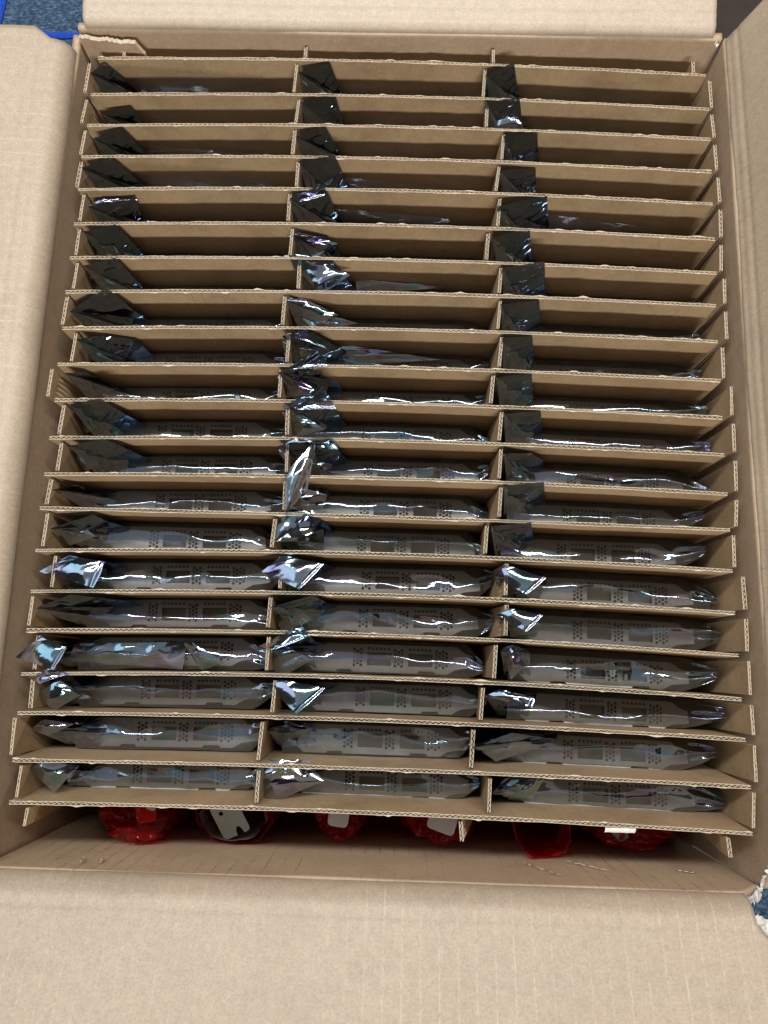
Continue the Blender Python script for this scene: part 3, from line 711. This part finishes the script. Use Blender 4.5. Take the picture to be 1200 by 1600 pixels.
# ------------------------------------------------------------------ network cards (bracket up) in antistatic bags
BL, BW, ZB = .118, .0184, -.0385       # bracket length, width, height of its outer face
def bracket_mesh():
    outer = []
    h = BW / 2
    # back edge straight, front edge with the shallow notches of the tabs, chamfered ends
    pts = [(.010, h), (BL - .012, h), (BL - .006, h * .55), (BL - .001, h * .40), (BL, -h * .45), (BL - .012, -h * .62), (BL - .018, -h),
           (BL - .026, -h), (BL - .027, -h + .0016), (BL - .037, -h + .0016), (BL - .0385, -h), (.036, -h), (.0345, -h + .0014), (.026, -h + .0014),
           (.0245, -h), (.010, -h), (.002, -h * .35), (.001, h * .5)]
    holes = []
    def hexa(cx, cy, r): holes.append([(cx + r * math.cos(math.pi / 6 + k * math.pi / 3), cy + r * math.sin(math.pi / 6 + k * math.pi / 3)) for k in range(6)])
    def rect(x0, x1, y0, y1): holes.append([(x0, y0), (x1, y0), (x1, y1), (x0, y1)])
    for x0, cols in ((.0368, 3), (.0645, 3), (.0925, 4)):
        for a in range(cols):
            for b in range(5 if a % 2 == 0 else 4):
                hexa(x0 + a * .0023, .0058 - b * .00262 - (.00131 if a % 2 else 0), .00112)
    for x0 in (.0455, .0735):
        rect(x0, x0 + .0165, -.0048, .0038)
        for k in range(6): rect(x0 + .0004 + k * .0027, x0 + .0020 + k * .0027, .0057, .0073)
    V = [Vector(p) for p in pts]; E = [(i, (i + 1) % len(pts)) for i in range(len(pts))]
    rings = []
    for hl in holes:
        b = len(V); V += [Vector(p) for p in hl]; E += [(b + i, b + (i + 1) % len(hl)) for i in range(len(hl))]
    v2, e2, f2, _, _, _ = delaunay_2d_cdt(V, E, [], 1, 1e-7)
    def inside(p, poly):
        r = False; j = len(poly) - 1
        for i in range(len(poly)):
            if (poly[i][1] > p[1]) != (poly[j][1] > p[1]) and p[0] < (poly[j][0] - poly[i][0]) * (p[1] - poly[i][1]) / (poly[j][1] - poly[i][1]) + poly[i][0]: r = not r
            j = i
        return r
    T = []
    for f in f2:
        c = (sum(v2[i].x for i in f) / len(f), sum(v2[i].y for i in f) / len(f))
        if inside(c, pts) and not any(inside(c, hl) for hl in holes): T.append(tuple(f))
    n = len(v2); th = .0009
    VV = [(v.x, v.y, 0) for v in v2] + [(v.x, v.y, -th) for v in v2]
    FF = list(T) + [tuple(n + i for i in reversed(f)) for f in T]
    cnt = {}
    for f in T:
        for i in range(len(f)):
            a, b = f[i], f[(i + 1) % len(f)]
            if (b, a) in cnt: cnt.pop((b, a))
            else: cnt[(a, b)] = 1
    for (a, b) in cnt: FF.append((b, a, n + a, n + b))
    return VV, FF
proto = {}
def part_mesh(nm, V, F, M):
    m = bpy.data.meshes.new(nm); m.from_pydata(V, [], F); m.materials.append(M); m.update(); return m
proto['bracket'] = part_mesh('bracket', *bracket_mesh(), M_steel)
def cage():
    V, F = box(0, .0165, -.0048, .0038, -.030, -.0068)
    return V, F
proto['port_cage'] = part_mesh('port_cage', *cage(), M_cage)
proto['circuit_board'] = part_mesh('circuit_board', *box(.030, .108, .0062, .0078, -.168, -.0012), M_pcb)
COLN = ['left', 'middle', 'right']
def place(r): return 'row %s from the back' % ORD[r] if r < 19 else 'front row'
for r in range(6, 20):
    for c in range(3):
        x0 = BX[c][r] * MM
        yb, yf = sheet_y(r, x0 + .06), sheet_y(r + 1, x0 + .06)
        loc = (x0, (yb + yf) / 2 - .0006, ZB)
        what = 'perforated grey bracket of bagged card'
        lab = '%s, %s column, %s' % (what, COLN[c], 'front row' if r == 19 else ORD[r] + ' row from back')
        t = empty('network_card', loc, lab, 'network card', 'cards sealed in antistatic bags')
        sl = (sheet_y(r, x0 + .1) - sheet_y(r, x0)) / .1
        t.rotation_euler = (0, 0, math.atan(sl))
        for nm, off in (('bracket', (0, 0, 0)), ('circuit_board', (0, 0, 0)), ('port_cage', (.0455, 0, 0)), ('port_cage', (.0735, 0, 0))):
            o = bpy.data.objects.new(nm, proto[nm]); COL.objects.link(o); o.location = off; o.parent = t

def patch(A, B, Cc, D, n, m, amp, seed, bulge=0.0, bdir=(0, -1, .5), mask=None):
    """bilinear film patch A-B-C-D with sharp crumples; A-B is the u=0 side"""
    A, B, Cc, D = (np.array(q, float) for q in (A, B, Cc, D))
    u = np.linspace(0, 1, n)[:, None, None]; v = np.linspace(0, 1, m)[None, :, None]
    P = (1 - u) * ((1 - v) * A + v * B) + u * ((1 - v) * D + v * Cc)
    N_ = np.cross(Cc - A, B - D); N_ = N_ / (np.linalg.norm(N_) + 1e-9)
    la = np.linalg.norm(D - A) * 1000; lb = np.linalg.norm(B - A) * 1000
    h = crumple(u[..., 0] * la + 0 * v[..., 0], v[..., 0] * lb + 0 * u[..., 0], seed)
    ed = np.minimum(1, 6 * np.minimum(np.minimum(u, 1 - u), np.minimum(v, 1 - v)))[..., 0] * .75 + .25
    P = P + N_ * (h * ed * amp)[..., None]
    bl = (np.sin(math.pi * u) * np.sin(math.pi * v))
    P = P + np.array(bdir) * bl * bulge
    return P
def add_patch(V, F, P):
    n, m, _ = P.shape; F += gridF(n, m, len(V)); V += P.reshape(-1, 3).tolist()

LOOK = {(4, 0): 'bag with a rolled silvery mouth', (7, 0): 'bag with a standing grey flap', (12, 1): 'bag with a tall pale blue ear',
        (14, 0): 'bag with a diamond shaped tip', (14, 1): 'bag with a folded bluish tip', (16, 0): 'bag with a long pointed tip',
        (17, 1): 'bag with a folded bluish corner', (17, 0): 'bag with green tinted silvery facets', (9, 1): 'bag with a purple tab',
        (10, 1): 'bag with a ribbed purple tab', (11, 1): 'bag with a rolled blue mouth', (19, 1): 'bag with a bright crumpled mouth', (13, 1): 'bag with a bright crumpled mouth'}
for r in range(20):
    for c in range(3):
        sd = 1000 + r * 37 + c * 7 + (5 if (r, c) == (18, 1) else 0)
        rng = random.Random(sd)
        T, Kp, Ep = (np.array(q) * MM for q in EAR[(r, c)])
        x0 = BX[c][r] * MM; x1 = x0 + BL
        xl = (FX[c][r][0] + FX[c][r][1]) / 2 * MM + .003; xr = (FX[c + 1][r][0] + FX[c + 1][r][1]) / 2 * MM - .003
        look = LOOK.get((r, c), 'dark shiny antistatic bag with ' + ('upright mouth' if r < 9 else 'low mouth'))
        if (r, c) in LOOK: look = 'shiny antistatic ' + look
        lab = '%s, %s column, %s' % (look, COLN[c], 'front row' if r == 19 else ('back row' if r == 0 else ORD[r] + ' row from back'))
        bag = empty('antistatic_bag', ((x0 + x1) / 2, (sheet_y(r, x0) + sheet_y(r + 1, x0)) / 2, BASE), lab, 'bag', 'antistatic bags standing in the divider cells')
        # ---- body film over the bracket, running out into a pinched end on the right
        tip = max(min(xr - .001, x1 + rng.uniform(.012, .022)), x1 + .005)
        xs = np.concatenate([np.linspace(x0 - .004, x1 - .006, 96), np.linspace(x1 - .0045, tip, 30)])
        vs = np.concatenate([[-1.0, -1.0, -1.0], np.linspace(-1, 1, 25), [1.0, 1.0, 1.0]])
        dz = np.concatenate([[-.10, -.04, -.010], np.zeros(25), [-.010, -.04, -.10]])
        X = np.repeat(xs[:, None], len(vs), 1); Vv = np.repeat(vs[None, :], len(xs), 0)
        ybk = np.array([sheet_y(r, x) for x in xs]) - .0018; yfr = np.array([sheet_y(r + 1, x) for x in xs]) + .0018
        lean_f = lean_of(r + 1) * .38; lean_b = lean_of(r) * .38
        ybk = ybk + lean_b; yfr = yfr + lean_f
        mid_ = (ybk + yfr) / 2; hd = np.minimum((yfr - ybk) / -2, .0118)
        e = np.clip((xs - (x1 - .006)) / (tip - x1 + .006), 0, 1)
        pin = 1 - .62 * e ** 1.3
        shift = .004 * e * rng.choice((-1, .3, 1))
        rv = rng.uniform(-.15, .35) + .65 * (vn(xs * 26, sd * .37, 51) - .5) + .25 * (vn(xs * 80, sd * .37, 53) - .5)       # where the long crease runs
        rh = .0060 + .0050 * (vn(xs * 30, sd * .71, 52) - .5) + (rng.uniform(-.001, .003))
        rh = rh * (1 - .2 * e)
        vv = Vv; rvv = rv[:, None]
        ten = np.where(vv < rvv, (vv + 1) / (rvv + 1), (1 - vv) / (1 - rvv))
        ten = np.clip(ten, 0, 1)
        sm = np.clip(1.9 * vn(xs * 32, sd * .53, 57) - rng.uniform(.1, .7), 0, 1)[:, None]
        prof_b = ten ** 1.12 * (1 - sm) + (1 - (1 - ten) ** 2.2) * sm
        Z = ZB + .0006 + prof_b * rh[:, None] + dz[None, :]
        Z = Z + (rng.uniform(-.002, .004)) * e[:, None]
        cr = crumple(X * 1000 / 1.8, Vv * 12 + 0 * X, sd)
        # stiff along the bracket, loose at both ends and at a few random spots
        loose = .60 + 1.5 * np.exp(-((xs - x0) / .010) ** 2) + 2.4 * e ** .7
        for _ in range(rng.choice((0, 1, 1, 2))):
            loose = loose + 1.3 * np.exp(-((xs - rng.uniform(x0 + .03, x1 - .012)) / rng.uniform(.005, .012)) ** 2)
        inn = np.clip(1.15 - np.abs(Vv), 0, 1) ** .5
        Z = Z + cr * loose[:, None] * .0014 * inn + np.where(cr * loose[:, None] < 0, 0, 0)
        Z = np.maximum(Z, np.where(np.abs(dz)[None, :] > 0, -1, ZB + .0003))
        fan = np.sin(Vv * 9 + sd) * .0022 * (e[:, None]) * inn
        Z = Z + fan
        Y = mid_[:, None] - Vv * hd[:, None] * pin[:, None] * 1.0 + shift[:, None]
        kz = np.clip(-Z / .1, 0, 1) - .38
        Y = Y + np.where(np.abs(dz)[None, :] > 0, np.where(Vv > 0, lean_of(r + 1), lean_of(r)) * np.maximum(kz, 0), 0)
        Y = Y + .0010 * (vn(X * 90, Z * 90, sd) - .5)
        P = np.stack([X, Y, Z], -1)
        V = []; F = []; add_patch(V, F, P)
        mesh('film', V, F, M_film, bag)
        # ---- mouth of the bag on the left: back panel up to the corner, front panel, side gusset
        ym = T[1]
        yb0 = sheet_y(r, x0) - .0022; yf0 = sheet_y(r + 1, x0) + .0028 + lean_f
        D = np.array((max(xl + .004, T[0] + .004), (yb0 + yf0) / 2, -.060))
        H = np.array((max(Ep[0], x0 + .004), yb0 - .002, ZB + .001))
        V = []; F = []
        K2 = Kp + np.array((.0005, -.0006, 0))
        add_patch(V, F, patch(T, Kp, Ep, D, 34, 30, .0016, sd + 1, .0025, (0, -.6, .2)))
        add_patch(V, F, patch(D, Ep, H + np.array((.006, -.001, -.002)), np.array((x0 + .006, (yb0 + yf0) / 2, -.062)), 24, 20, .0012, sd + 2))
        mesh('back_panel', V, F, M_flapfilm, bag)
        low = min(T[2] - .004, -.020)
        fz = ZB + rng.uniform(-.004, .002)
        A = T; B = np.array(((T[0] + x0) / 2 + .002, yf0 + .0006, fz - .006)); G = np.array((x0 + .012, yf0 + .0004, ZB - .001)); Hh = np.array((x0 + rng.uniform(.006, .016), ym + rng.uniform(-.003, .002), ZB + rng.uniform(.006, .011)))
        V = []; F = []
        add_patch(V, F, patch(A, B, G, Hh, 40, 38, .0024, sd + 3, .002, (0, -.2, .8)))
        Bd = B + np.array((0, 0, -.05)); Dd = D + np.array((0, 0, -.03))
        add_patch(V, F, patch(A, Dd, Bd, B, 26, 18, .0012, sd + 4))
        mesh('front_panel', V, F, M_film, bag)
        # inner gusset fold between the panels
        V = []; F = []
        I0 = T * .5 + Hh * .5 + np.array((0, .002, -.004))
        add_patch(V, F, patch(T + np.array((.001, .001, -.001)), I0 + np.array((-.004, -.004, -.016)), Hh, Ep * .6 + Hh * .4, 28, 22, .0022, sd + 5))
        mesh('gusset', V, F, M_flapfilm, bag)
        for kt, (amp, *q) in enumerate(TAB.get((r, c), [])):
            q = [np.array(v) * MM for v in q]
            P = patch(q[0], q[1], q[2], q[3], 44, 34, amp, sd + 6 + kt, .002, (0, 0, 1))
            seal = amp < .001
            if seal:        # ribbed heat seal along the free end
                u = np.linspace(0, 1, 44)[:, None]
                P[..., 2] += np.where(u > .86, .00022 * np.sin(u * 190), 0)
            V = []; F = []; add_patch(V, F, P[:39] if seal else P)
            tab = mesh('sealed_tip' if seal else 'crumpled_fold', V, F, M_tabfilm, bag)
            if seal:
                V = []; F = []; add_patch(V, F, P[38:]); mesh('seal_strip', V, F, M_tabfilm, tab)
        # ---- loose clear film standing behind the back panel in the rows where it shows
        if (r, c) in ((0, 0), (2, 0), (3, 0), (1, 2), (4, 2), (3, 1), (4, 1)):
            V = []; F = []
            zz = -.002 if r in (0, 3) and c == 0 else -.016
            a = np.array((Kp[0] + .004, sheet_y(r, Kp[0]) - .0044, zz)); b_ = np.array((x1 - .02, sheet_y(r, x1 - .02) - .0046, zz - .010))
            a2 = np.array((Kp[0] + .006, yb0 - .004, -.045)); b2 = np.array((x1 - .012, sheet_y(r, x1) - .0060, -.045))
            P = patch(a, b_, b2, a2, 40, 90, .0004, sd + 8)
            P[..., 1] = np.minimum(P[..., 1], np.array([sheet_y(r, x) - .0014 for x in P[..., 0].ravel()]).reshape(P.shape[:2]))
            add_patch(V, F, P); mesh('loose_film', V, F, M_clear, bag)

# ------------------------------------------------------------------ red bubble bags in the gap along the front wall
def bubble_tube(name, cx, cy, rx, ry, ztop, lean, label, style, seed):
    t = empty(name, (cx, cy, BASE), label, 'bubble bag', 'red bubble bags along the front wall')
    n, m = 110, 84
    V = []; F = []
    th = np.linspace(0, 2 * math.pi, n, endpoint=False)
    hs = np.concatenate([np.linspace(0, 1, 66), 1 + np.linspace(.02, .35, 18)])
    for h in hs:
        hh = min(h, 1.0)
        z = BASE + (ztop - BASE) * hh
        k = 1.0; w_ = (h - 1) / .35 if h > 1 else 0
        if h > 1 and style == 'closed':      # puffed, folded-over top
            k = math.cos(w_ * math.pi / 2 * .97); z = ztop + .010 * math.sin(w_ * math.pi / 2)
        elif h > 1:                          # open mouth curling inwards and back down
            k = 1 - (h - 1) * .6; z = ztop - (h - 1) * .055 + .0035 * math.sin(min(1, (h - 1) / .12) * math.pi)
        for a in th:
            u = a / (2 * math.pi) * 2 * math.pi * 24 / 10; w = hh * (ztop - BASE) * 1000 / 10
            row = math.floor(w); du = (u + .5 * (row % 2)) % 1 - .5; dw = w % 1 - .5
            bub = max(0, 1 - (du * du + dw * dw) / .17) ** .5 * (.0020 if style == 'closed' else .0008) * (.3 + 1.2 * vsn(math.floor(u + .5 * (row % 2)) + .5, row + .5, seed))
            f = 1 + .30 * ((vsn(math.cos(a) * 2 + 3, math.sin(a) * 2 + 3, seed, hh * 4)) - .5) + .09 * ((vsn(math.cos(a) * 6 + 9, math.sin(a) * 6 + 9, seed + 1, h * 9)) - .5)
            if h > 1 and style == 'closed': f = 1 + (f - 1) * max(k, 0)
            rr = k * f
            x = cx + lean[0] * (hh - 1) + math.cos(a) * (rx * rr + bub * (1 if h <= 1 else .6)); y = cy + lean[1] * (hh - 1) + math.sin(a) * (ry * rr + bub * (1 if h <= 1 else .6))
            y = max(y, YF + .0025)
            zz = z + .006 * ((vsn(math.cos(a) * 3 + 5, math.sin(a) * 3 + 5, seed + 2)) - .5) * min(1, hh ** 6)
            if h > 1 and style == 'closed':
                gx, gy = x * 1000 / 9.0, y * 1000 / 7.8; gr = math.floor(gy); ddx = (gx + .5 * (gr % 2)) % 1 - .5; ddy = gy % 1 - .5
                zz += .012 * (vsn(x * 70, y * 70, seed + 3) - .5) + .006 * (1 - abs(2 * vsn(x * 130, y * 130, seed + 4) - 1)) + max(0, 1 - (ddx * ddx + ddy * ddy) / .17) ** .5 * .0022
            V.append((x, y, zz))
    k = len(hs)
    for i in range(k - 1):
        for j in range(n):
            F.append((i * n + j, i * n + (j + 1) % n, (i + 1) * n + (j + 1) % n, (i + 1) * n + j))
    if style == 'closed':
        F.append(tuple((k - 1) * n + j for j in range(n)))
    mesh('bubble_film', V, F, M_red, t)
    return t
def plate(parent_label, name, loc, rot, w, h, M, cat, holes=True):
    """small steel bracket: rounded plate with screw holes and a notched end"""
    pts = []
    for (x, y, r0, a0) in ((w / 2, h / 2, .003, 0), (-w / 2, h / 2, .003, 90), (-w / 2, -h / 2, .003, 180), (w / 2, -h / 2, .003, 270)):
        for k in range(5):
            a = math.radians(a0 + 90 * k / 4); pts.append((x - math.copysign(r0, x) + r0 * math.cos(a), y - math.copysign(r0, y) + r0 * math.sin(a)))
    # open notch in the lower edge
    nn = []
    for k in range(len(pts)):
        nn.append(pts[k])
        if k == 14 and holes:
            for q in range(7):
                a = math.pi - math.pi * q / 6
                nn.append((.25 * w * 0 + .0026 * math.cos(a) + w * .12, -h / 2 + .006 * math.sin(a)))
    pts = nn
    hole = [(-.2 * w + .0016 * math.cos(k * math.pi / 5), h * .22 + .0016 * math.sin(k * math.pi / 5)) for k in range(10)]
    V2 = [Vector(p) for p in pts + hole]; E = [(i, (i + 1) % len(pts)) for i in range(len(pts))] + [(len(pts) + i, len(pts) + (i + 1) % 10) for i in range(10)]
    v2, e2, f2, _, _, _ = delaunay_2d_cdt(V2, E, [], 1, 1e-7)
    T = []
    for f in f2:
        cx = sum(v2[i].x for i in f) / 3; cy = sum(v2[i].y for i in f) / 3
        if math.hypot(cx + .2 * w, cy - h * .22) > .0015: T.append(tuple(f))
    n = len(v2)
    V = [(v.x, v.y, .0005) for v in v2] + [(v.x, v.y, -.0005) for v in v2]
    F = T + [tuple(n + i for i in reversed(f)) for f in T]
    cnt = {}
    for f in T:
        for i in range(3):
            a, b = f[i], f[(i + 1) % 3]
            if (b, a) in cnt: cnt.pop((b, a))
            else: cnt[(a, b)] = 1
    for (a, b) in cnt: F.append((b, a, n + a, n + b))
    # bent tongue running down from the plate into the bag
    b0 = len(V)
    vb, fb = box(-w / 2 + .001, w / 2 - .001, h / 2 - .0012, h / 2, -.090, -.0006)
    V += vb; F += [tuple(b0 + i for i in f) for f in fb]
    o = mesh(name, V, F, M, None, False)
    o.location = loc; o.rotation_euler = rot
    finish(o, parent_label, cat, 'brackets inside the red bubble bags')
    return o
RB = [(-.166, -.1080, .0245, .0158, -.070, (0, 0), 'closed', 'bright red bubble bag, leftmost along the front wall'),
      (-.099, -.1085, .0270, .0165, -.076, (0, 0), 'open', 'dark red bubble bag with grey lining open around a steel bracket'),
      (-.027, -.1065, .0175, .0150, -.090, (0, 0), 'closed', 'narrow dark red bubble bag third from the left wall'),
      (.045, -.1070, .0255, .0155, -.088, (0, 0), 'closed', 'lumpy red bubble bag under the small divider stub'),
      (.113, -.1090, .0200, .0160, -.064, (-.030, .006), 'open', 'red bubble bag leaning forward with an empty round mouth'),
      (.180, -.1070, .0285, .0155, -.088, (0, 0), 'closed', 'dim red bubble bag nearest the right wall')]
for k, (cx, cy, rx, ry, zt, ln, st, lb) in enumerate(RB):
    bubble_tube('bubble_bag', cx, cy, rx, ry, zt, ln, lb, st, 300 + k * 5)
# grey lining in the second bag
V = []; n = 60
for j, z in enumerate(np.linspace(-.16, -.070, 14)):
    for i in range(n):
        a = 2 * math.pi * i / n
        f = .80 + .16 * (vsn(math.cos(a) * 4 + 5, math.sin(a) * 4 + 5, 77, j * .12)) + .03 * math.sin(a * 3)
        V.append((-.099 + .026 * f * math.cos(a), -.1085 + .0158 * f * math.sin(a), z + .003 * math.sin(5 * a)))
F = [(j * n + i, j * n + (i + 1) % n, (j + 1) * n + (i + 1) % n, (j + 1) * n + i) for j in range(13) for i in range(n)]
o = mesh('lining', V, F, M_grey_film, None)
par = [x for x in bpy.data.objects if x.name.startswith('bubble_bag') and abs(x.location.x + .099) < 1e-4][0]
o.parent = par; o.matrix_parent_inverse = Matrix.Translation(-Vector(par.location))
plate('shiny zinc plated bracket standing in the grey lined red bag', 'steel_bracket', (-.101, -.1075, -.068), (math.radians(16), math.radians(-8), math.radians(25)), .020, .026, M_zinc, 'bracket')
plate('white bracket end showing through the leftmost red bag', 'steel_bracket', (-.157, -.1030, -.0600), (math.radians(-12), math.radians(14), math.radians(12)), .013, .015, M_white, 'bracket', False)
plate('white bracket end in the narrow red bag', 'steel_bracket', (-.026, -.1030, -.0700), (math.radians(-18), math.radians(6), math.radians(-8)), .014, .016, M_white, 'bracket', False)
plate('white bracket end in the ribbed red bag beside the divider stub', 'steel_bracket', (.046, -.1030, -.0680), (math.radians(-14), math.radians(10), math.radians(-20)), .020, .018, M_white, 'bracket', False)
plate('dull bracket end deep in the red bag by the right wall', 'steel_bracket', (.172, -.1080, -.0760), (math.radians(25), math.radians(-15), math.radians(40)), .016, .014, M_zinc, 'bracket')
# paper chip hanging from the front divider
V = []
for i in range(9):
    for j in range(3):
        V.append((.139 + .0185 * i / 8, sheet_y(20, .148) - .0016 - .0016 * j, -.0006 - .0012 * j * j * .6 + .0005 * math.sin(i * 2.1 + j)))
ch = mesh('torn_chip', V, gridF(9, 3), M_torn, [x for x in bpy.data.objects if x.name.startswith('cardboard_divider') and 'red bags' in x.get('label', '')][0])
